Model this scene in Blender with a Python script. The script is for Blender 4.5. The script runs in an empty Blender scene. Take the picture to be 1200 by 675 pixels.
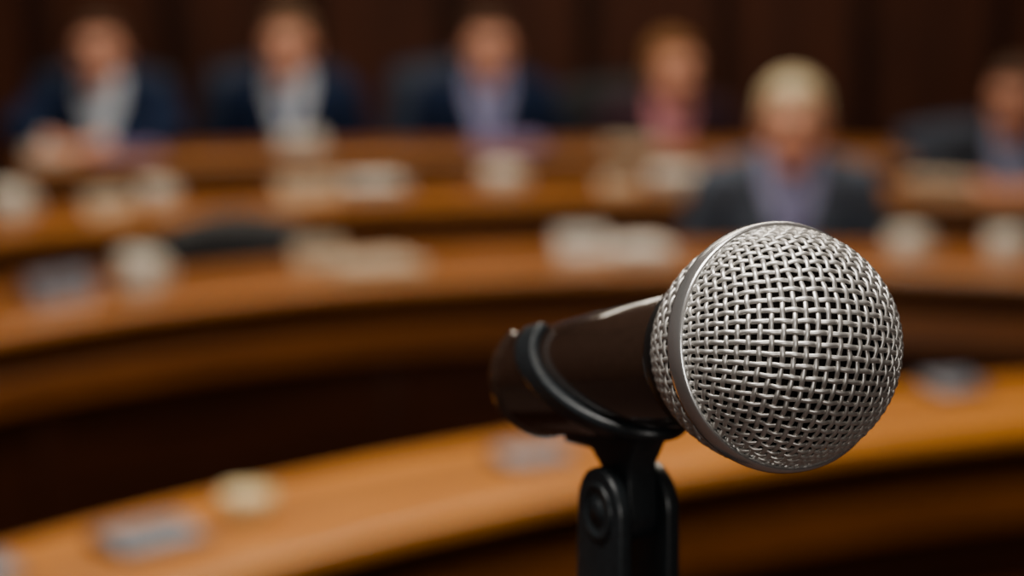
import bpy, bmesh, math, random
import numpy as np
from mathutils import Vector, Matrix, Euler
random.seed(7)
S=bpy.context.scene
COL=S.collection

# ------------------------------------------------------------ materials
def newmat(name):
    m=bpy.data.materials.new(name); m.use_nodes=True
    nt=m.node_tree; b=nt.nodes.get('Principled BSDF')
    return m,nt,b
def mat(name,col,rough=.6,metal=0.,noise=.12,scale=30.,bump=0.,coat=0.,spec=.5,sheen=0.):
    m,nt,b=newmat(name)
    tc=nt.nodes.new('ShaderNodeTexCoord'); n=nt.nodes.new('ShaderNodeTexNoise')
    n.inputs['Scale'].default_value=scale; n.inputs['Detail'].default_value=3
    nt.links.new(tc.outputs['Object'],n.inputs['Vector'])
    r=nt.nodes.new('ShaderNodeValToRGB')
    r.color_ramp.elements[0].position=.3; r.color_ramp.elements[1].position=.7
    r.color_ramp.elements[0].color=tuple(c*(1-noise) for c in col)+(1,)
    r.color_ramp.elements[1].color=tuple(min(1,c*(1+noise)) for c in col)+(1,)
    nt.links.new(n.outputs['Fac'],r.inputs['Fac']); nt.links.new(r.outputs['Color'],b.inputs['Base Color'])
    b.inputs['Roughness'].default_value=rough; b.inputs['Metallic'].default_value=metal
    b.inputs['Coat Weight'].default_value=coat; b.inputs['Specular IOR Level'].default_value=spec
    b.inputs['Sheen Weight'].default_value=sheen
    if bump>0:
        bp=nt.nodes.new('ShaderNodeBump'); bp.inputs['Strength'].default_value=bump
        nt.links.new(n.outputs['Fac'],bp.inputs['Height']); nt.links.new(bp.outputs['Normal'],b.inputs['Normal'])
    return m
def wood(name,c1,c2,rough=.4,coord='UV',sc=(1.0,16,16),spec=.5,big=.35):
    m,nt,b=newmat(name)
    tc=nt.nodes.new('ShaderNodeTexCoord'); mp=nt.nodes.new('ShaderNodeMapping')
    mp.inputs['Scale'].default_value=sc
    nt.links.new(tc.outputs[coord],mp.inputs['Vector'])
    n=nt.nodes.new('ShaderNodeTexNoise'); n.inputs['Scale'].default_value=3; n.inputs['Detail'].default_value=6
    n.inputs['Distortion'].default_value=.6
    nt.links.new(mp.outputs['Vector'],n.inputs['Vector'])
    r=nt.nodes.new('ShaderNodeValToRGB')
    r.color_ramp.elements[0].position=.34; r.color_ramp.elements[1].position=.66
    r.color_ramp.elements[0].color=c1+(1,); r.color_ramp.elements[1].color=c2+(1,)
    nt.links.new(n.outputs['Fac'],r.inputs['Fac'])
    # broad plank-to-plank tone variation
    n2=nt.nodes.new('ShaderNodeTexNoise'); n2.inputs['Scale'].default_value=.55; n2.inputs['Detail'].default_value=1
    nt.links.new(mp.outputs['Vector'],n2.inputs['Vector'])
    mr=nt.nodes.new('ShaderNodeMapRange'); mr.inputs[1].default_value=.3; mr.inputs[2].default_value=.7
    mr.inputs[3].default_value=1-big; mr.inputs[4].default_value=1.12
    nt.links.new(n2.outputs['Fac'],mr.inputs[0])
    vm=nt.nodes.new('ShaderNodeVectorMath'); vm.operation='SCALE'
    nt.links.new(r.outputs['Color'],vm.inputs[0]); nt.links.new(mr.outputs[0],vm.inputs['Scale'])
    nt.links.new(vm.outputs[0],b.inputs['Base Color'])
    b.inputs['Roughness'].default_value=rough; b.inputs['Specular IOR Level'].default_value=spec
    bp=nt.nodes.new('ShaderNodeBump'); bp.inputs['Strength'].default_value=.05
    nt.links.new(n.outputs['Fac'],bp.inputs['Height']); nt.links.new(bp.outputs['Normal'],b.inputs['Normal'])
    return m
M={}
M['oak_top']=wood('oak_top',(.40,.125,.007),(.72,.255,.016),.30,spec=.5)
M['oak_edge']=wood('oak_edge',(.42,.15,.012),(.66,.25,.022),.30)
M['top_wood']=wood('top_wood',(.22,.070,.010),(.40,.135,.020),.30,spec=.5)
M['top_edge_highlight']=wood('top_edge_highlight',(.34,.115,.018),(.52,.19,.03),.28)  # lighter than the top: highlight on the rounded edge painted into the wood
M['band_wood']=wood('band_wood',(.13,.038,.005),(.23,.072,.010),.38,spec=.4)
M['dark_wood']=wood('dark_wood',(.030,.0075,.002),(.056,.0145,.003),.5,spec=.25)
M['wall_wood']=wood('wall_wood',(.036,.0095,.0035),(.068,.018,.0065),.6,'Object',(8,8,.7),spec=.2)
M['trim_wood']=wood('trim_wood',(.012,.003,.001),(.022,.006,.002),.6,'Object',(8,8,.7),spec=.2)
M['carpet']=mat('carpet',(.04,.016,.010),.95,scale=300,noise=.4,bump=.3)
M['ceil']=mat('ceiling_plaster',(.36,.27,.2),.9,scale=60)
M['skin']=mat('skin',(.68,.32,.21),.5,scale=25,noise=.06,spec=.3)
M['skin2']=mat('skin_tan',(.42,.18,.11),.5,scale=25,noise=.06,spec=.3)
M['lip']=mat('lip',(.44,.12,.09),.45)
M['eye']=mat('eye',(.08,.05,.04),.2)
M['navy']=mat('navy_cloth',(.007,.016,.048),.9,scale=200,bump=.1,spec=.2)
M['greysuit']=mat('grey_suit_cloth',(.070,.086,.118),.9,scale=200,bump=.1,spec=.2)
M['darksuit']=mat('dark_suit_cloth',(.015,.017,.024),.9,scale=200,spec=.2)
M['plumjacket']=mat('plum_jacket_cloth',(.035,.016,.024),.9,scale=200,spec=.2)
M['trouser']=mat('trouser_cloth',(.012,.014,.024),.9,spec=.2)
M['shoe']=mat('shoe_leather',(.01,.008,.007),.35)
M['shirtw']=mat('shirt_white',(.66,.74,.86),.8)
M['shirtl']=mat('shirt_lavender',(.38,.40,.66),.8)
M['shirtg']=mat('shirt_greyblue',(.20,.21,.33),.8)
M['pink']=mat('pink_blouse',(.62,.24,.28),.8)
M['tie_n']=mat('tie_navy',(.10,.16,.34),.5)
M['tie_l']=mat('tie_lilac',(.18,.17,.38),.5)
M['hair_br']=mat('hair_brown',(.06,.028,.014),.6,scale=80,noise=.4,bump=.3,spec=.3)
M['hair_gr']=mat('hair_grey_blond',(.50,.41,.25),.6,scale=80,noise=.25,bump=.3,spec=.3)
M['hair_gi']=mat('hair_ginger',(.22,.10,.035),.6,scale=80,noise=.3,bump=.3,spec=.3)
M['hair_sg']=mat('hair_sandy',(.16,.09,.05),.6,scale=80,noise=.3,bump=.3,spec=.3)
M['chair_navy']=mat('chair_navy_leather',(.012,.020,.040),.55,scale=60,bump=.1,spec=.3)
M['chair_black']=mat('chair_black_leather',(.008,.008,.010),.5,scale=60,bump=.1,spec=.3)
M['chrome']=mat('brushed_metal',(.5,.5,.5),.3,1.)
M['paper']=mat('paper',(.66,.61,.54),.85,noise=.04)
M['paper2']=mat('cream_paper',(.46,.35,.24),.85,noise=.05)
M['lilac']=mat('lilac_folder',(.26,.18,.32),.7)
M['ceramic']=mat('ceramic_white',(.72,.66,.56),.25,noise=.02)
M['cream']=mat('ceramic_cream',(.88,.68,.36),.35,noise=.03)
M['plate']=mat('grey_plate',(.15,.16,.20),.4,.2)
M['plate_dark']=mat('dark_plastic',(.04,.04,.045),.5)
M['print']=mat('print_ink',(.05,.05,.05),.7)
M['steel']=mat('grille_steel',(.62,.595,.56),.38,.80,noise=.10,scale=900)
M['ring']=mat('ring_steel',(.80,.80,.79),.24,.9,noise=.04,scale=500)
M['foam']=mat('grille_foam',(.008,.006,.005),.95,scale=900,noise=.5,bump=.4,spec=.1)
M['micbody']=mat('microphone_lacquer',(.022,.012,.008),.20,.0,noise=.12,scale=400,coat=1.,spec=.8)
M['collar']=mat('microphone_collar',(.006,.006,.006),.4,.0)
M['clip']=mat('clip_plastic',(.011,.014,.016),.34,0,noise=.2,scale=600,bump=.03,spec=.6)
M['standm']=mat('stand_black',(.008,.008,.009),.35,.0)

# ------------------------------------------------------------ helpers
def link(name,me,mats=(),parent=None,smooth=False):
    o=bpy.data.objects.new(name,me)
    for m in mats: me.materials.append(m)
    COL.objects.link(o)
    if parent: o.parent=parent
    if smooth: me.polygons.foreach_set('use_smooth',[True]*len(me.polygons))
    return o
def empty(name,loc=(0,0,0),rotz=0):
    e=bpy.data.objects.new(name,None); e.empty_display_size=.1
    e.location=loc; e.rotation_euler=(0,0,rotz); COL.objects.link(e); return e
class MB:
    def __init__(s): s.bm=bmesh.new(); s.m=[]
    def mi(s,m):
        if m not in s.m: s.m.append(m)
        return s.m.index(m)
    def box(s,c,d,m,bev=0.,rot=None,seg=2,smooth=False):
        t=bmesh.new(); bmesh.ops.create_cube(t,size=1)
        for v in t.verts: v.co=Vector((v.co.x*d[0],v.co.y*d[1],v.co.z*d[2]))
        if bev>0: bmesh.ops.bevel(t,geom=t.edges[:],offset=bev,segments=seg,affect='EDGES',profile=.5)
        s.add(t,m,Matrix.Translation(c)@(rot.to_matrix().to_4x4() if rot else Matrix()),smooth or bev>0)
    def add(s,t,m,mtx=Matrix(),smooth=True,keep=None):
        bmesh.ops.recalc_face_normals(t,faces=t.faces[:])
        bmesh.ops.transform(t,matrix=mtx,verts=t.verts[:])
        if keep:
            ids=[s.mi(q) for q in keep]
            for f in t.faces: f.material_index=ids[f.material_index]; f.smooth=smooth
        else:
            i=s.mi(m)
            for f in t.faces: f.material_index=i; f.smooth=smooth
        me=bpy.data.meshes.new('t'); t.to_mesh(me); t.free(); s.bm.from_mesh(me); bpy.data.meshes.remove(me)
    def lathe(s,prof,m,mtx=Matrix(),n=48):
        t=bmesh.new(); rings=[]
        for r,z in prof:
            if r<1e-6: rings.append([t.verts.new((0,0,z))])
            else: rings.append([t.verts.new((r*math.cos(2*math.pi*k/n),r*math.sin(2*math.pi*k/n),z)) for k in range(n)])
        for a,b in zip(rings,rings[1:]):
            for k in range(n):
                k2=(k+1)%n
                if len(a)==1 and len(b)==1: continue
                if len(a)==1: t.faces.new((a[0],b[k],b[k2]))
                elif len(b)==1: t.faces.new((a[k],a[k2],b[0]))
                else: t.faces.new((a[k],a[k2],b[k2],b[k]))
        s.add(t,m,mtx)
    def cyl(s,p,q,r0,r1,m,n=24,smooth=True):
        p=Vector(p); q=Vector(q); d=q-p
        mt=Matrix.Translation(p)@d.to_track_quat('Z','Y').to_matrix().to_4x4()
        L=d.length; b=min(r0,r1)*.12
        s.lathe([(0,0),(r0-b,0),(r0,b),(r1,L-b),(r1-b,L),(0,L)],m,mt,n)
    def prism(s,poly,h0,h1,m,mtx,bev=0.0):
        t=bmesh.new(); a=[t.verts.new((x,y,h0)) for x,y in poly]; f=t.faces.new(a)
        r=bmesh.ops.extrude_face_region(t,geom=[f]); 
        for v in [g for g in r['geom'] if isinstance(g,bmesh.types.BMVert)]: v.co.z=h1
        if bev>0:
            es=[e for e in t.edges if abs(e.verts[0].co.z-e.verts[1].co.z)<1e-7]
            bmesh.ops.bevel(t,geom=es,offset=bev,segments=3,affect='EDGES',profile=.5)
        s.add(t,m,mtx)
    def out(s,name,parent=None):
        me=bpy.data.meshes.new(name); s.bm.to_mesh(me); s.bm.free()
        return link(name,me,s.m,parent)

# ------------------------------------------------------------ room
def slab(name,c,d,m):
    b=MB(); b.box(c,d,m); return b.out(name)
XL,XR,YF,YB,ZC=-3.4,3.9,-2.6,8.45,3.3
slab('floor',((XL+XR)/2,(YF+YB)/2,-.05),(XR-XL+.4,YB-YF+.4,.1),M['carpet'])
slab('ceiling',((XL+XR)/2,(YF+YB)/2,ZC+.05),(XR-XL+.4,YB-YF+.4,.1),M['ceil'])
slab('wall_back',((XL+XR)/2,YB+.1,ZC/2),(XR-XL+.4,.2,ZC),M['wall_wood'])
slab('wall_front',((XL+XR)/2,YF-.1,ZC/2),(XR-XL+.4,.2,ZC),M['wall_wood'])
slab('wall_left',(XL-.1,(YF+YB)/2,ZC/2),(.2,YB-YF,ZC),M['wall_wood'])
slab('wall_right',(XR+.1,(YF+YB)/2,ZC/2),(.2,YB-YF,ZC),M['wall_wood'])
b=MB()
x=XL+.3
while x<XR:
    b.box((x,YB-.012,ZC/2),(.07,.024,ZC-.01),M['trim_wood'],.005); x+=.48
b.box(((XL+XR)/2,YB-.02,2.5),(XR-XL,.036,.06),M['trim_wood'],.008)
b.out('trim_1')
b=MB(); b.box(((XL+XR)/2,YB-.035,.06),(XR-XL,.02,.12),M['trim_wood'],.004); b.out('baseboard_back')
b=MB(); b.box((XL+.011,(YF+YB)/2,.06),(.02,YB-YF-.1,.12),M['trim_wood'],.004); b.out('baseboard_left')
b=MB(); b.box((XR-.011,(YF+YB)/2,.06),(.02,YB-YF-.1,.12),M['trim_wood'],.004); b.out('baseboard_right')

# ------------------------------------------------------------ curved desks
def arc(name,cx,cy,prof,a0,a1,m,parent,bev=.0,n=90):
    bm=bmesh.new(); uv=bm.loops.layers.uv.new('UVMap'); rings=[]
    k=len(prof); cum=[0]
    for i in range(k):
        p,q=prof[i],prof[(i+1)%k]; cum.append(cum[-1]+math.hypot(p[0]-q[0],p[1]-q[1]))
    for i in range(n+1):
        a=a0+(a1-a0)*i/n
        rings.append([bm.verts.new((cx+r*math.sin(a),cy+r*math.cos(a),z)) for r,z in prof])
    rm=prof[0][0]
    for i in range(n):
        for j in range(k):
            j2=(j+1)%k
            f=bm.faces.new((rings[i][j],rings[i+1][j],rings[i+1][j2],rings[i][j2]))
            us=[(a0+(a1-a0)*i/n)*rm,(a0+(a1-a0)*(i+1)/n)*rm]
            for l,(u,v) in zip(f.loops,((us[0],cum[j]),(us[1],cum[j]),(us[1],cum[j+1]),(us[0],cum[j+1]))): l[uv].uv=(u,v)
    bm.faces.new(rings[0]); bm.faces.new(rings[-1][::-1])
    bmesh.ops.recalc_face_normals(bm,faces=bm.faces[:])
    me=bpy.data.meshes.new(name); bm.to_mesh(me); bm.free()
    return link(name,me,[m],parent)
def rect(r0,r1,z0,z1,b=.006):
    return [(r0+b,z0),(r0,z0+b),(r0,z1-b),(r0+b,z1),(r1-b,z1),(r1,z1-b),(r1,z0+b),(r1-b,z0)]
def desk(name,cx,cy,R,dep,a0,a1,top,edge,band,panel,ztop=.75,low=False,tk=.030):
    a0,a1=math.radians(a0),math.radians(a1)
    e=empty(name)
    arc('desk_top',cx,cy,rect(R+.03,R+dep,ztop-tk,ztop,.001),a0,a1,top,e)
    arc('edge_nosing',cx,cy,[(R+.006,ztop-tk),(R,ztop-tk+.007),(R,ztop-.012),(R+.004,ztop-.003),(R+.012,ztop),(R+.0298,ztop),(R+.0298,ztop-tk)],a0,a1,edge,e)
    da=.02/R
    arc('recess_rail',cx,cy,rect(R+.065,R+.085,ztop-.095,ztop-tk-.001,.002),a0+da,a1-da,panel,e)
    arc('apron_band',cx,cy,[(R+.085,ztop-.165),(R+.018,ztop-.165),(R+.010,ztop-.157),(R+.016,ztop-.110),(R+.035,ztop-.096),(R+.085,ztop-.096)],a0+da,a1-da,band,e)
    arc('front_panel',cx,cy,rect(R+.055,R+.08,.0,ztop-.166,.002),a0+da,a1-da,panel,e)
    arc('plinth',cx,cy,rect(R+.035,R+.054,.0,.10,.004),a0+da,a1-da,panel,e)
    if low:
        arc('lower_band',cx,cy,[(R+.054,.36),(R+.02,.36),(R+.015,.365),(R+.02,.46),(R+.054,.475)],a0+da,a1-da,band,e)
    b=MB(); n=max(2,int((a1-a0)*R/.75))
    for i in range(n+1):
        a=a0+da+(a1-a0-2*da)*i/n
        if i in(0,n):
            r=R+dep/2+.03; a+= (.02/R if i==0 else -.02/R)
            b.box((cx+r*math.sin(a),cy+r*math.cos(a),(ztop-tk)/2),(.03,dep-.10,ztop-tk-.001),panel,.003,Euler((0,0,-a)))
        else:
            r=R+.049
            b.box((cx+r*math.sin(a),cy+r*math.cos(a),.34),(.05,.011,.44) if not low else (.05,.011,.18),panel,.002,Euler((0,0,-a)))
    b.out('stiles',e)
    return e
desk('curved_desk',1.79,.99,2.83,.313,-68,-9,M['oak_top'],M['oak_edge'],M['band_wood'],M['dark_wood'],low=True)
desk('curved_desk',.5,3.18,1.885,.335,-70,48,M['top_wood'],M['top_edge_highlight'],M['band_wood'],M['dark_wood'])
desk('curved_desk',.56,3.59,2.62,.30,-52,42,M['top_wood'],M['top_edge_highlight'],M['band_wood'],M['dark_wood'])
desk('curved_desk',.188,2.1,4.97,.31,-18.4,12.0,M['top_wood'],M['top_edge_highlight'],M['band_wood'],M['dark_wood'])

# ------------------------------------------------------------ people
def hull_cone(bm,p,q,r0,r1):
    t=bmesh.new()
    for c,r in((p,r0),(q,r1)):
        bmesh.ops.create_icosphere(t,subdivisions=2,radius=r,matrix=Matrix.Translation(c))
    res=bmesh.ops.convex_hull(t,input=t.verts[:])
    kill=[g for g in set(res['geom_interior']+res['geom_unused']) if isinstance(g,bmesh.types.BMVert)]
    bmesh.ops.delete(t,geom=kill,context='VERTS')
    hf=set(g for g in res['geom'] if isinstance(g,bmesh.types.BMFace))
    bmesh.ops.delete(t,geom=[f for f in t.faces if f not in hf],context='FACES_ONLY')
    bmesh.ops.recalc_face_normals(t,faces=t.faces[:])
    me=bpy.data.meshes.new('t'); t.to_mesh(me); t.free(); bm.from_mesh(me); bpy.data.meshes.remove(me)
def ell(bm,c,r,rot=Matrix.Identity(3)):
    bmesh.ops.create_icosphere(bm,subdivisions=3,radius=1,matrix=Matrix.Translation(c)@rot.to_4x4()@Matrix.Diagonal((r[0],r[1],r[2],1)))
def person(name,X,Y,yaw,jacket,shirt,hair,skin,tie=None,headyaw=0,longhair=False,zs=1.,pose=0,lean=0.,drop=0.):
    P=[]
    def rc(p,q,r0,r1,t): P.append(('c',Vector(p),Vector(q),r0,r1,t))
    def el(c,r,t,rot=Matrix.Identity(3)): P.append(('e',Vector(c),Vector(r),rot,None,t))
    L=lean
    el((0,0,.53),(.165,.112,.112),'trouser')
    el((0,-.03,.65),(.148,.108,.13),'jacket')
    el((0,-.075-L*.5,.80-drop*.5),(.165,.112,.14),'jacket')
    rc((-.125,-.105-L,.893-drop),(.125,-.105-L,.893-drop),.060,.060,'jacket')
    for s in(-1,1):
        rc((s*.115,-.105-L,.905-drop),(s*.035,-.115-L,.945-drop),.046,.04,'jacket')
        sh=(s*.168,-.105-L,.882-drop)
        if pose==2:
            elb=(s*.225,-.06,.665); wr=(s*.105,-.235,.622)
        else:
            elb=(s*(.245 if pose==0 else .235),-.275-L,.803)
            wr=(s*.085,-.43-L,.787) if not(pose==1 and s==1) else (s*.15,-.47-L,.787)
        rc(sh,elb,.058,.047,'jacket')
        e2=Vector(elb); w2=Vector(wr); m=e2.lerp(w2,.86)
        rc(elb,m,.047,.034,'jacket'); rc(m,e2.lerp(w2,.96),.030,.027,'shirt')
        d=(w2-e2).normalized(); d.z=-.02; d.normalize(); up=Vector((0,0,1)); side=d.cross(up).normalized()*s
        w=w2
        for k in range(4):
            off=(k-1.5)*.0205
            kn=w+d*(.088-.004*abs(k-1.2))+side*off+Vector((0,0,-.004))
            rc(w+d*.018+side*off*.6,kn,.0155,.0115,'skin')
            Ln=[.040,.046,.043,.034][k]
            sp=(d+side*(k-1.5)*.10).normalized()
            m1=kn+sp*Ln+Vector((0,0,-.002)); m2=m1+sp*Ln*.55+Vector((0,0,-.010))
            rc(kn,m1,.0100,.0088,'skin'); rc(m1,m2,.0088,.0074,'skin')
        rc(w,w+d*.02,.026,.026,'skin')
        tb=w+d*.03-side*.028; tm=tb+d*.035-side*.022+Vector((0,0,-.006))
        rc(w+d*.02-side*.015,tm,.015,.0105,'skin'); rc(tm,tm+d*.028-side*.004,.0105,.0085,'skin')
        rc((s*.085,0,.505),(s*.125,-.41,.50),.086,.060,'trouser')
        rc((s*.125,-.41,.50),(s*.125,-.36,.10),.056,.040,'trouser')
        rc((s*.125,-.35,.046),(s*.135,-.51,.036),.044,.034,'shoe')
    hc=Vector((0,-.172-L,1.042-drop))
    rc((0,-.115-L,.925-drop),(0,-.150-L,1.015-drop),.056,.052,'skin')
    rc((0,-.116-L,.928-drop),(0,-.124-L,.946-drop),.063,.059,'shirt')
    R=Matrix.Rotation(headyaw,3,'Z')@Matrix.Rotation(.10,3,'X')
    K=.95
    def H(p): return hc+R@(Vector(p)*K)
    def hel(c,r,t): el(H(c),Vector(r)*K,t,R)
    def hrc(p,q,a,b_,t): rc(H(p),H(q),a*K,b_*K,t)
    hel((0,.01,.03),(.073,.092,.084),'skin')
    hel((0,-.022,-.035),(.060,.070,.076),'skin')
    hrc((-.012,-.070,-.096),(.012,-.070,-.096),.021,.021,'skin')
    hrc((0,-.086,.015),(0,-.108,-.028),.009,.0135,'skin')
    hrc((-.012,-.094,-.030),(.012,-.094,-.030),.010,.010,'skin')
    hrc((-.042,-.074,.030),(.042,-.074,.030),.013,.013,'skin')
    for s in(-1,1):
        hel((s*.076,.012,-.008),(.012,.021,.032),'skin')
        hel((s*.030,-.081,.008),(.0135,.009,.008),'eye')
        hrc((s*.018,-.089,.028),(s*.044,-.082,.030),.0055,.005,'hair')
        hrc((s*.045,-.048,-.03),(s*.04,-.055,-.05),.022,.02,'skin')
    hrc((-.020,-.088,-.060),(.020,-.088,-.060),.0075,.0075,'lip')
    hel((0,.024,.040),(.080,.092,.080),'hair')
    hel((0,-.022,.078),(.060,.050,.032),'hair')
    hel((0,.055,-.01),(.071,.060,.073),'hair')
    for s in(-1,1): hrc((s*.071,-.010,.035),(s*.074,-.006,.010),.011,.008,'hair')
    if longhair:
        for s in(-1,1):
            hrc((s*.066,-.002,.04),(s*.071,.008,-.04),.020,.021,'hair')
            hrc((s*.071,.008,-.04),(s*.062,.02,-.07),.021,.016,'hair')
        hel((0,.055,-.04),(.070,.050,.07),'hair')
    bm=bmesh.new()
    for p in P:
        if p[0]=='c': hull_cone(bm,p[1],p[2],p[3],p[4])
        else: ell(bm,p[1],p[2],p[3])
    me=bpy.data.meshes.new(name+'_src'); bm.to_mesh(me); bm.free()
    o=bpy.data.objects.new('src',me); COL.objects.link(o)
    md=o.modifiers.new('r','REMESH'); md.mode='VOXEL'; md.voxel_size=.0052
    sm=o.modifiers.new('s','SMOOTH'); sm.factor=.5; sm.iterations=3
    dg=bpy.context.evaluated_depsgraph_get(); me2=bpy.data.meshes.new_from_object(o.evaluated_get(dg))
    bpy.data.objects.remove(o); bpy.data.meshes.remove(me)
    n=len(me2.polygons); c=np.empty(n*3); me2.polygons.foreach_get('center',c); c=c.reshape(-1,3)
    nn=np.empty(n*3); me2.polygons.foreach_get('normal',nn); nn=nn.reshape(-1,3)
    tags=['jacket','shirt','skin','trouser','shoe','hair','eye','lip','tie']
    best=np.full(n,1e9); lab=np.zeros(n,int)
    for p in P:
        if p[0]=='c':
            a=np.array(p[1]); ab=np.array(p[2])-a; q=c-a; t=np.clip((q@ab)/max(1e-9,ab@ab),0,1)
            d=np.linalg.norm(q-t[:,None]*ab,axis=1)-(p[3]+(p[4]-p[3])*t)
        else:
            q=(c-np.array(p[1]))@np.array(p[3]); r=np.array(p[2])
            k0=np.linalg.norm(q/r,axis=1); k1=np.linalg.norm(q/(r*r),axis=1)+1e-9; d=k0*(k0-1)/k1
        if p[5] in('eye','lip'): d=d-.002
        w=d<best; best[w]=d[w]; lab[w]=tags.index(p[5])
    z=c[:,2]+drop; x=c[:,0]
    V=(lab==0)&(nn[:,1]<-.25)&(z>.70)&(z<.965)&(np.abs(x)<np.clip((z-.70)/.20,0,1)*.066+.006)&(c[:,1]<-.1)
    lab[V]=1
    if tie: 
        T=((lab==1)&(np.abs(x)<.021-.006*(z-.7)/.2)&(z<.955)&(z>.70)&(nn[:,1]<-.2)&(c[:,1]<-.12)&(c[:,1]>-.35)); lab[T]=8
    me2.materials.clear()
    for m in(jacket,shirt,skin,M['trouser'],M['shoe'],hair,M['eye'],M['lip'],tie or shirt): me2.materials.append(m)
    me2.polygons.foreach_set('material_index',lab.astype(np.int32)); me2.polygons.foreach_set('use_smooth',[True]*n)
    me2.name=name
    ob=bpy.data.objects.new(name,me2); COL.objects.link(ob)
    ob.location=(X,Y,0); ob.rotation_euler=(0,0,yaw); ob.scale=(1,1,zs)
    return ob
def chair(X,Y,yaw,m,top=.96,w=.50,name='office_chair'):
    e=empty(name,(X,Y,0),yaw)
    b=MB(); b.box((0,-.045,.378),(w,.47,.066),m,.028,seg=4); b.out('seat',e)
    b=MB(); t=bmesh.new(); nx,nz=14,10; z0=.47
    F=[];Bk=[]
    for sgn,arr in((0,F),(1,Bk)):
        for j in range(nz+1):
            row=[]
            for i in range(nx+1):
                u=i/nx*2-1; v=j/nz
                ww=w/2*(1-.10*v**3)
                zz=z0+(top-z0)*v-(.035*u*u*v**4)
                yy=.185+.05*v-.035*u*u+sgn*(.07-.035*max(abs(u),abs(2*v-1))**6)+(0.02*max(abs(u),abs(2*v-1))**6 if sgn==0 else 0)
                row.append(t.verts.new((u*ww,yy,zz)))
            arr.append(row)
    for arr in(F,Bk):
        for j in range(nz):
            for i in range(nx): t.faces.new((arr[j][i],arr[j][i+1],arr[j+1][i+1],arr[j+1][i]))
    for i in range(nx):
        t.faces.new((F[0][i],Bk[0][i],Bk[0][i+1],F[0][i+1])); t.faces.new((F[nz][i],F[nz][i+1],Bk[nz][i+1],Bk[nz][i]))
    for j in range(nz):
        t.faces.new((F[j][0],F[j+1][0],Bk[j+1][0],Bk[j][0])); t.faces.new((F[j][nx],Bk[j][nx],Bk[j+1][nx],F[j+1][nx]))
    b.add(t,m); b.box((0,.24,.44),(.09,.02,.16),M['standm'],.006); b.out('back',e)
    b=MB()
    for s in(-1,1):
        b.box((s*(w/2+.022),-.02,.60),(.045,.24,.03),M['chair_black'],.012,seg=3)
        b.box((s*(w/2+.022),.0,.48),(.025,.05,.23),M['standm'],.006)
        b.box((s*(w/2-.02),.0,.350),(.11,.05,.018),M['standm'],.005)
    b.out('armrests',e)
    b=MB(); b.cyl((0,0,.09),(0,0,.345),.028,.022,M['chrome'])
    for k in range(5):
        a=math.radians(90+72*k); d=Vector((math.cos(a),math.sin(a),0))
        b.cyl(d*.02+Vector((0,0,.095)),d*.235+Vector((0,0,.068)),.022,.014,M['standm'],12)
        n=Vector((-d.y,d.x,0)); c=d*.235+Vector((0,0,.0275))
        b.cyl(c-n*.018,c+n*.018,.0275,.0275,M['chair_black'],16)
        b.cyl(c+Vector((0,0,.02)),c+Vector((0,0,.045)),.008,.008,M['standm'],8)
    b.out('base',e)
    return e
person('seated_man',-1.235,7.50,math.radians(-6),M['navy'],M['shirtw'],M['hair_br'],M['skin'],None,math.radians(10),zs=.99)
chair(-1.34,7.53,math.radians(-6),M['chair_navy'])
person('seated_man',-.690,7.62,0,M['navy'],M['shirtw'],M['hair_sg'],M['skin'],M['tie_n'],math.radians(-6),pose=2,zs=.995)
chair(-.77,7.64,0,M['chair_navy'])
person('seated_man',-.085,7.68,math.radians(3),M['navy'],M['shirtl'],M['hair_br'],M['skin'],M['tie_l'],math.radians(5),zs=.985,pose=2)
chair(-.175,7.69,0,M['chair_navy'])
person('seated_woman',.475,7.68,math.radians(8),M['plumjacket'],M['pink'],M['hair_gi'],M['skin'],None,math.radians(12),longhair=True,zs=.965,drop=.045,pose=2)
chair(.39,7.70,math.radians(8),M['chair_black'],top=.90)
person('seated_man',.640,5.72,math.radians(2),M['greysuit'],M['shirtl'],M['hair_gr'],M['skin'],M['tie_l'],math.radians(-8),zs=.97,pose=2)
chair(.64,5.74,0,M['chair_black'],top=.84,w=.44)
person('seated_man',1.415,6.72,math.radians(-14),M['darksuit'],M['shirtg'],M['hair_br'],M['skin2'],None,math.radians(-15),zs=.96,drop=.045)
chair(1.30,6.78,math.radians(-14),M['chair_navy'],top=.86)
chair(-.575,5.50,math.radians(22),M['chair_black'],top=.775,w=.42)

# ------------------------------------------------------------ desk items
ZT=.7502
def paper_stack(X,Y,yaw,m=None,n=5,w=.21,d=.297,name='paper_stack',sp=.006):
    b=MB(); m=m or M['paper']
    for i in range(n):
        b.box((random.uniform(-sp,sp),random.uniform(-sp,sp),.0012+i*.0024),(w,d,.0022),m,0,Euler((0,0,random.uniform(-.05,.05)*(sp/.006))))
    o=b.out(name); o.location=(X,Y,ZT); o.rotation_euler=(0,0,yaw); return o
def tent_card(X,Y,yaw,w=.2,h=.085,m=None):
    b=MB(); m=m or M['paper']; t=bmesh.new(); hd=.03
    pts=[(-hd,0),(0,h),(hd,0),(hd-.002,0),(0,h-.006),(-hd+.002,0)]
    A=[t.verts.new((-w/2,y,z)) for y,z in pts]; B=[t.verts.new((w/2,y,z)) for y,z in pts]
    for i in range(6): j=(i+1)%6; t.faces.new((A[i],A[j],B[j],B[i]))
    t.faces.new(A); t.faces.new(B)
    b.add(t,m,smooth=False)
    b.box((0,-hd*.5-.0012,h*.5),(w*.6,.0008,h*.2),M['print'],0,Euler((-math.atan2(hd,h),0,0)))
    o=b.out('name_card'); o.location=(X,Y,ZT); o.rotation_euler=(0,0,yaw)
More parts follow.
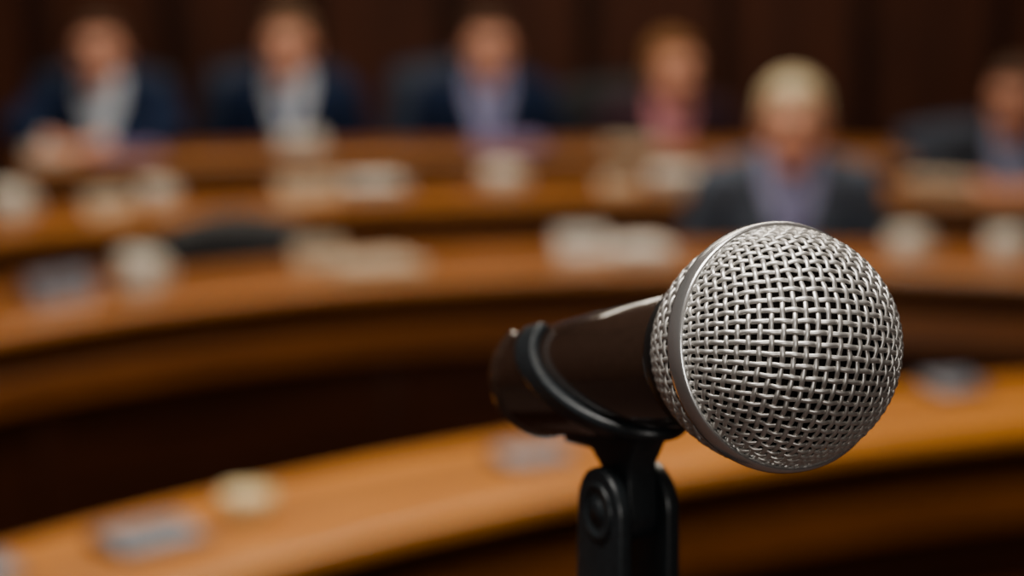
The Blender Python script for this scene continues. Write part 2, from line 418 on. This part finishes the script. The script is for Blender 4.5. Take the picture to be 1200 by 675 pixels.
def mug(X,Y,m,r=.038,h=.09,name='coffee_mug'):
    b=MB(); b.lathe([(0,0),(r*.8,0),(r*.86,.003),(r,h*.3),(r,h-.002),(r-.002,h),(r-.004,h-.002),(r-.004,h*.2),(0,.008)],m,n=32)
    t=bmesh.new(); N=14; K=8; R=min(.022,h*.3); rr=.005; rings=[]
    for i in range(N+1):
        a=-math.pi/2+math.pi*i/N; c=Vector((r-.004+R*math.cos(a),0,h*.52+R*1.15*math.sin(a)))
        rings.append([t.verts.new(c+Vector((math.cos(a),0,math.sin(a)))*rr*math.cos(q)+Vector((0,1,0))*rr*math.sin(q)) for q in [2*math.pi*k/K for k in range(K)]])
    for A,B in zip(rings,rings[1:]):
        for k in range(K): t.faces.new((A[k],A[(k+1)%K],B[(k+1)%K],B[k]))
    t.faces.new(rings[0]); t.faces.new(rings[-1]); b.add(t,m)
    o=b.out(name); o.location=(X,Y,ZT); return o
def nameplate(X,Y,yaw,w=.12,d=.065,h=.03):
    b=MB(); t=bmesh.new()
    pts=[(-d/2,0),(-d/2,.006),(d/2,h),(d/2,0)]
    A=[t.verts.new((-w/2,y,z)) for y,z in pts]; B=[t.verts.new((w/2,y,z)) for y,z in pts]
    for i in range(4): j=(i+1)%4; t.faces.new((A[i],A[j],B[j],B[i]))
    t.faces.new(A); t.faces.new(B); bmesh.ops.bevel(t,geom=t.edges[:],offset=.0015,segments=2,affect='EDGES')
    b.add(t,M['plate_dark'])
    sl=math.atan2(h-.006,d)
    b.box((0,0,(h+.006)/2+.0016),(w*.94,d*.88,.0022),M['plate'],.0008,Euler((sl,0,0)))
    b.box((0,0,(h+.006)/2+.0030),(w*.55,d*.16,.0006),M['print'],0,Euler((sl,0,0)))
    o=b.out('desk_nameplate'); o.location=(X,Y,ZT); o.rotation_euler=(0,0,yaw)
# front desk
nameplate(-.462,2.985,.75,.135,.085,.02); nameplate(.031,3.41,.50,.115,.07,.018)
nameplate(.725,3.88,.38,.095,.085,.018); nameplate(-.655,2.83,.85,.11,.08,.02)
b=MB(); b.lathe([(0,0),(.024,0),(.028,.004),(.035,.018),(.037,.032),(.035,.033),(.032,.022),(0,.014)],M['cream'],n=32)
o=b.out('cream_bowl'); o.location=(-.352,3.12,ZT)
# row 3
tent_card(-.90,4.72,.9,.16,.055,M['plate']); mug(-.745,4.76,M['ceramic'],.045,.085)
tent_card(-.42,5.13,.45,.11,.05,M['paper2']); paper_stack(-.29,5.07,.35,M['paper2'],7,.17,.18,sp=.014)
tent_card(.15,5.26,.18,.11,.055); paper_stack(.28,5.24,.2,M['paper'],10,.11,.15,sp=.01)
mug(.86,5.20,M['ceramic'],.042,.06); mug(1.07,5.18,M['ceramic'],.042,.06)
# row 2
mug(-1.21,5.75,M['ceramic'],.05,.08); tent_card(-1.0,5.90,.6,.12,.05,M['paper2']); mug(-.89,5.98,M['ceramic'],.042,.06)
tent_card(-.53,6.19,.4,.16,.05,M['paper2']); paper_stack(-.36,6.23,.35,M['paper'],14,.13,.13,sp=.012); mug(-.03,6.30,M['ceramic'],.052,.06)
tent_card(.28,6.36,.1,.10,.025,M['paper2']); paper_stack(.45,6.35,.0,M['paper'],18,.15,.14,sp=.012)
paper_stack(1.12,6.29,-.2,M['paper2'],12,.15,.13,sp=.012)
# back row
paper_stack(-1.35,6.99,.3,M['paper'],8,.10,.20,sp=.012); paper_stack(-1.15,7.05,.3,M['lilac'],7,.2,.18,sp=.012)
paper_stack(-.63,7.15,.1,M['paper'],18,.12,.18,sp=.012)
paper_stack(-.01,7.22,.1,M['lilac'],8,.2,.18,sp=.012)
paper_stack(.36,7.20,-.1,M['paper2'],6,.16,.18,sp=.012)

# ------------------------------------------------------------ camera
pitch=math.radians(10.2); CP=Vector((0,0,1.62))
cam=bpy.data.cameras.new('camera'); co=bpy.data.objects.new('camera',cam); COL.objects.link(co)
co.location=CP; co.rotation_euler=(math.pi/2-pitch,0,0)
cam.lens=85; cam.sensor_width=36; cam.clip_start=.01; cam.clip_end=60
cam.dof.use_dof=True; cam.dof.focus_distance=.497; cam.dof.aperture_fstop=9.0
S.camera=co

# ------------------------------------------------------------ microphone (world coords)
C=Vector((.0574,.5047,1.5164))
h=Vector((.434,-.868,.250)).normalized()
Zw=Vector((0,0,1)); Yl=(Zw-h*Zw.dot(h)).normalized(); Xl=Yl.cross(h)
MM=Matrix((( Xl.x,Yl.x,h.x,C.x),(Xl.y,Yl.y,h.y,C.y),(Xl.z,Yl.z,h.z,C.z),(0,0,0,1)))
mic=empty('microphone'); mic.matrix_world=MM
R=.0252; pitchw=.00240; wr=.00056; A=.00022
verts=[];faces=[]
def tube(pts,nrm,r,K=8,flat=.60,closed=False):
    base=len(verts); n=len(pts)
    for i,p in enumerate(pts):
        a=pts[(i-1)%n if closed else max(i-1,0)]; c=pts[(i+1)%n if closed else min(i+1,n-1)]
        t=(c-a).normalized(); nn=nrm[i]; nn=(nn-t*nn.dot(t)).normalized(); s=t.cross(nn)
        for k in range(K):
            q=2*math.pi*k/K; verts.append(p+nn*math.cos(q)*r*flat+s*math.sin(q)*r)
    for i in range(n if closed else n-1):
        i2=(i+1)%n
        for k in range(K):
            k2=(k+1)%K; faces.append((base+i*K+k,base+i*K+k2,base+i2*K+k2,base+i2*K+k))
g=math.radians(-9); cg,sg=math.cos(g),math.sin(g)
lim=R*math.pi/2-.0006; N=int(lim/pitchw)+1; spc=7
for fam in(0,1):
    for i in range(-N,N+1):
        u=(i+.3)*pitchw
        if abs(u)>=lim-.001: continue
        vm=math.sqrt(lim*lim-u*u); ns=max(6,int(2*vm/pitchw*spc)); pts=[];nr=[]
        for k in range(ns+1):
            v=-vm+2*vm*k/ns
            ph=math.cos(math.pi*(v/pitchw-.3))
            off=A*ph*(1 if (i%2==0) else -1)*(1 if fam==0 else -1)
            a,bb=(u,v) if fam==0 else (v,u)
            wob=.00010*math.sin(i*3.1+v*900)
            a+=wob; bb+=wob
            a,bb=a*cg-bb*sg,a*sg+bb*cg
            rr=math.hypot(a,bb); th=rr/R
            d=Vector((math.sin(th)*a/max(rr,1e-9),math.sin(th)*bb/max(rr,1e-9),math.cos(th)))
            pts.append(d*(R+off)); nr.append(d)
        tube(pts,nr,wr)
# rear grille
def RR(s): return .0252-.0058*max(0,(s-.004)/.0175)**1.6
S0,S1=.001,.0215; nm=64; np_=8
for i in range(nm):
    a=2*math.pi*i/nm; pts=[];nr=[]
    for k in range(57):
        s=S0+(S1-S0)*k/56; j=(s-S0)/(S1-S0)*np_
        r=RR(s)+A*math.cos(math.pi*j)*(1 if i%2==0 else -1)
        pts.append(Vector((r*math.cos(a),r*math.sin(a),-s))); nr.append(Vector((math.cos(a),math.sin(a),0)))
    tube(pts,nr,wr)
for j in range(1,np_+1):
    s=S0+(S1-S0)*j/np_; pts=[];nr=[]
    for k in range(nm*6):
        a=2*math.pi*k/(nm*6); r=RR(s)-A*math.cos(math.pi*k/6)*(1 if j%2==0 else -1)
        pts.append(Vector((r*math.cos(a),r*math.sin(a),-s))); nr.append(Vector((math.cos(a),math.sin(a),0)))
    tube(pts,nr,wr,closed=True)
me=bpy.data.meshes.new('grille_mesh'); me.from_pydata([tuple(v) for v in verts],[],faces); me.update()
link('grille_mesh',me,[M['steel']],mic,True)
b=MB()
Rf=R-.0022
prof=[(0,Rf)]+[(Rf*math.sin(t*math.pi/36),Rf*math.cos(t*math.pi/36)) for t in range(1,19)]+[(RR(s)-.0022,-s) for s in(.004,.008,.012,.016,.020)]+[(0,-.0205)]
b.lathe(prof,M['foam'],n=64); b.out('foam_liner',mic)
b=MB(); b.lathe([(.0246,.0021),(.0257,.0029),(.0263,.0029),(.02665,.0023),(.0268,.0006),(.0268,-.0010),(.0266,-.0022),(.0262,-.0028),(.0254,-.0029),(.0246,-.0024),(.0246,.0021)],M['ring'],n=160); b.out('grille_ring',mic)
b=MB(); b.lathe([(0,-.0205),(.0188,-.0205),(.0194,-.0212),(.0194,-.0235),(.0189,-.0265),(.0172,-.0290),(.0160,-.0298),(.0160,-.0300),(0,-.0300)],M['collar'],n=96); b.out('collar',mic)
b=MB(); b.lathe([(0,-.0295),(.0152,-.0295),(.0156,-.0305),(.0156,-.0330),(.0151,-.0336),(.0151,-.0342),(.0155,-.0350),(.0144,-.0800),(.0129,-.1050),(.0125,-.1110),(.0119,-.1128),(.0098,-.1130),(.0096,-.1100),(0,-.1100)],M['micbody'],n=96); b.out('handle',mic)
def bodyR(s):
    xs=[(.035,.0155),(.08,.0144),(.105,.0129),(.111,.0125),(.12,.0123)]
    for (a,ra),(c,rb) in zip(xs,xs[1:]):
        if s<=c: return ra+(rb-ra)*(max(s,a)-a)/(c-a)
    return .0123

# clip + swivel + stand
clip=empty('microphone_stand')
b=MB(); t=bmesh.new(); NP=84; NS=44
I=[];O=[]
for i in range(NP+1):
    f=i/NP; ph=math.radians(30+300*f); dn=(1-math.cos(ph))/2
    sf=.0945-.041*dn**1.6; sr=.1150
    ri=[];ro=[]
    for k in range(NS+1):
        s=sf+(sr-sf)*k/NS; rin=bodyR(s)+.0002; th=.0019
        a=s-sf; c=sr-s
        T=.0031-.0006*(1-dn)
        if a<.0100: th=T
        elif a<.0120: th=T-(a-.0100)/.0020*(T-.0019)
        if c<.003: th=max(th,.0026)
        e_=min(a,c)
        if e_<.0012: th*=.60+.40*math.sqrt(max(0,1-(1-e_/.0012)**2))
        if i in(0,NP): th*=.7
        d=Vector((math.sin(ph),math.cos(ph),0))
        ri.append(t.verts.new(d*rin+Vector((0,0,-s)))); ro.append(t.verts.new(d*(rin+th)+Vector((0,0,-s))))
    I.append(ri);O.append((ro,sf,sr))
for i in range(NP):
    Oi,sf,sr=O[i]; Oj=O[i+1][0]
    for k in range(NS):
        f=t.faces.new((Oi[k],Oi[k+1],Oj[k+1],Oj[k])); f.material_index=1 if (sr-sf)*k/NS>.0118 else 0  # cradle rear coloured with brown lacquer, standing in for a brown reflection
        t.faces.new((I[i][k],I[i+1][k],I[i+1][k+1],I[i][k+1]))
    t.faces.new((Oi[0],Oj[0],I[i+1][0],I[i][0])); t.faces.new((Oi[NS],I[i][NS],I[i+1][NS],Oj[NS]))
for k in range(NS):
    a=O[0][0]; c=O[NP][0]
    t.faces.new((a[k],I[0][k],I[0][k+1],a[k+1])); t.faces.new((c[k],c[k+1],I[NP][k+1],I[NP][k]))
b.add(t,None,MM,True,[M['clip'],M['micbody']])
b.out('clip_cradle',clip)
base=C-h*.068; piv=base+Vector((0,0,-.0345)); fw=Vector((h.x,h.y,0)).normalized()
zz=fw.cross(Zw).normalized()
def FR(o): return Matrix(((fw.x,0,zz.x,o.x),(fw.y,0,zz.y,o.y),(fw.z,1,zz.z,o.z),(0,0,0,1)))
b=MB()
sl=.28
poly=[]
for k in range(13):
    a=math.pi+math.pi*k/12; poly.append((.0078*math.cos(a),.0078*math.sin(a)))
poly+=[(.0068,.008),(.0070,.0120),(.0110,.0160+.0105*sl-.001),(.0170,.0185+.017*sl),(.0175,.0215+.0175*sl),(-.026,.0215-.026*sl),(-.026,.0182-.026*sl),(-.012,.0125-.012*sl+.003),(-.0072,.009),(-.0074,.004)]
b.prism(poly,-.0040,.0040,M['clip'],FR(piv),.0010)
b.out('swivel_tongue',clip)
b=MB()
for s in(-1,1):
    poly=[(.0106*math.cos(a),.0106*math.sin(a)) for a in [math.pi*k/20 for k in range(21)]]+[(-.0112,-.03),(-.0095,-.037),(.0095,-.037),(.0112,-.03)]
    z0,z1=(.0046,.0084) if s>0 else (-.0084,-.0046)
    b.prism(poly,z0,z1,M['clip'],FR(piv),.0009)
    mt=FR(piv)@Matrix.Translation((0,0,s*.0083))@(Matrix() if s>0 else Matrix.Rotation(math.pi,4,'X'))
    b.lathe([(0,0),(.0072,0),(.0072,.0005),(.0066,.0008),(.0058,.0008),(.0055,.0002),(.0030,.0002),(.0030,.0006),(0,.0006)],M['clip'],mt,32)
b.prism([(-.0095,-.037),(.0095,-.037),(.0095,-.024),(-.0095,-.024)],-.0060,.0060,M['clip'],FR(piv),.0006)
b.cyl(piv-zz*.006,piv+zz*.006,.003,.003,M['chrome'],16)
b.out('swivel_fork',clip)
b=MB(); p=piv
b.cyl((p.x,p.y,p.z-.036),(p.x,p.y,p.z-.062),.0125,.0135,M['clip'],40)
b.cyl((p.x,p.y,p.z-.061),(p.x,p.y,p.z-.085),.0078,.0078,M['chrome'],32)
b.cyl((p.x,p.y,p.z-.08),(p.x,p.y,.9),.0090,.0090,M['standm'],32)
b.cyl((p.x,p.y,.92),(p.x,p.y,.84),.016,.018,M['standm'],32)
b.cyl((p.x,p.y,.86),(p.x,p.y,.02),.0125,.0125,M['standm'],32)
b.lathe([(0,0),(.13,0),(.132,.004),(.130,.012),(.06,.024),(.02,.034),(.018,.06),(0,.06)],M['standm'],Matrix.Translation((p.x,p.y,.0)),64)
b.out('pole',clip)

# ------------------------------------------------------------ lights
def area(name,loc,sx,sy,W,col=(1,.88,.72),tilt=None,frame=True):
    l=bpy.data.lights.new(name,'AREA'); l.shape='RECTANGLE'; l.size=sx; l.size_y=sy; l.energy=W; l.color=col
    o=bpy.data.objects.new(name,l); COL.objects.link(o); o.location=loc
    if tilt: o.rotation_euler=tilt
    if not frame: return
    b=MB()
    for s in(-1,1):
        b.box((loc[0]+s*(sx/2+.02),loc[1],loc[2]+.05),(.04,sy+.08,.12),M['chrome'],.004)
        b.box((loc[0],loc[1]+s*(sy/2+.02),loc[2]+.05),(sx,.04,.12),M['chrome'],.004)
    b.out('ceiling_light_frame')
area('ceiling_light',(-.35,.2,3.17),1.2,.7,70,(1,.95,.88))
area('ceiling_light',(.1,2.9,3.17),1.6,.7,48)
area('ceiling_light',(.3,4.9,3.17),2.2,.7,48)
area('ceiling_light',(-.1,6.5,3.17),3.0,.7,68)
area('mic_fill_light',(.3,-2.5,2.1),1.4,.8,28,(1,.95,.88),(math.pi/2,0,0),False)  # added fill behind the camera, brightens the microphone front; no real fixture
w=bpy.data.worlds.new('world'); S.world=w; w.use_nodes=True
w.node_tree.nodes['Background'].inputs[0].default_value=(.5,.4,.3,1); w.node_tree.nodes['Background'].inputs[1].default_value=.02
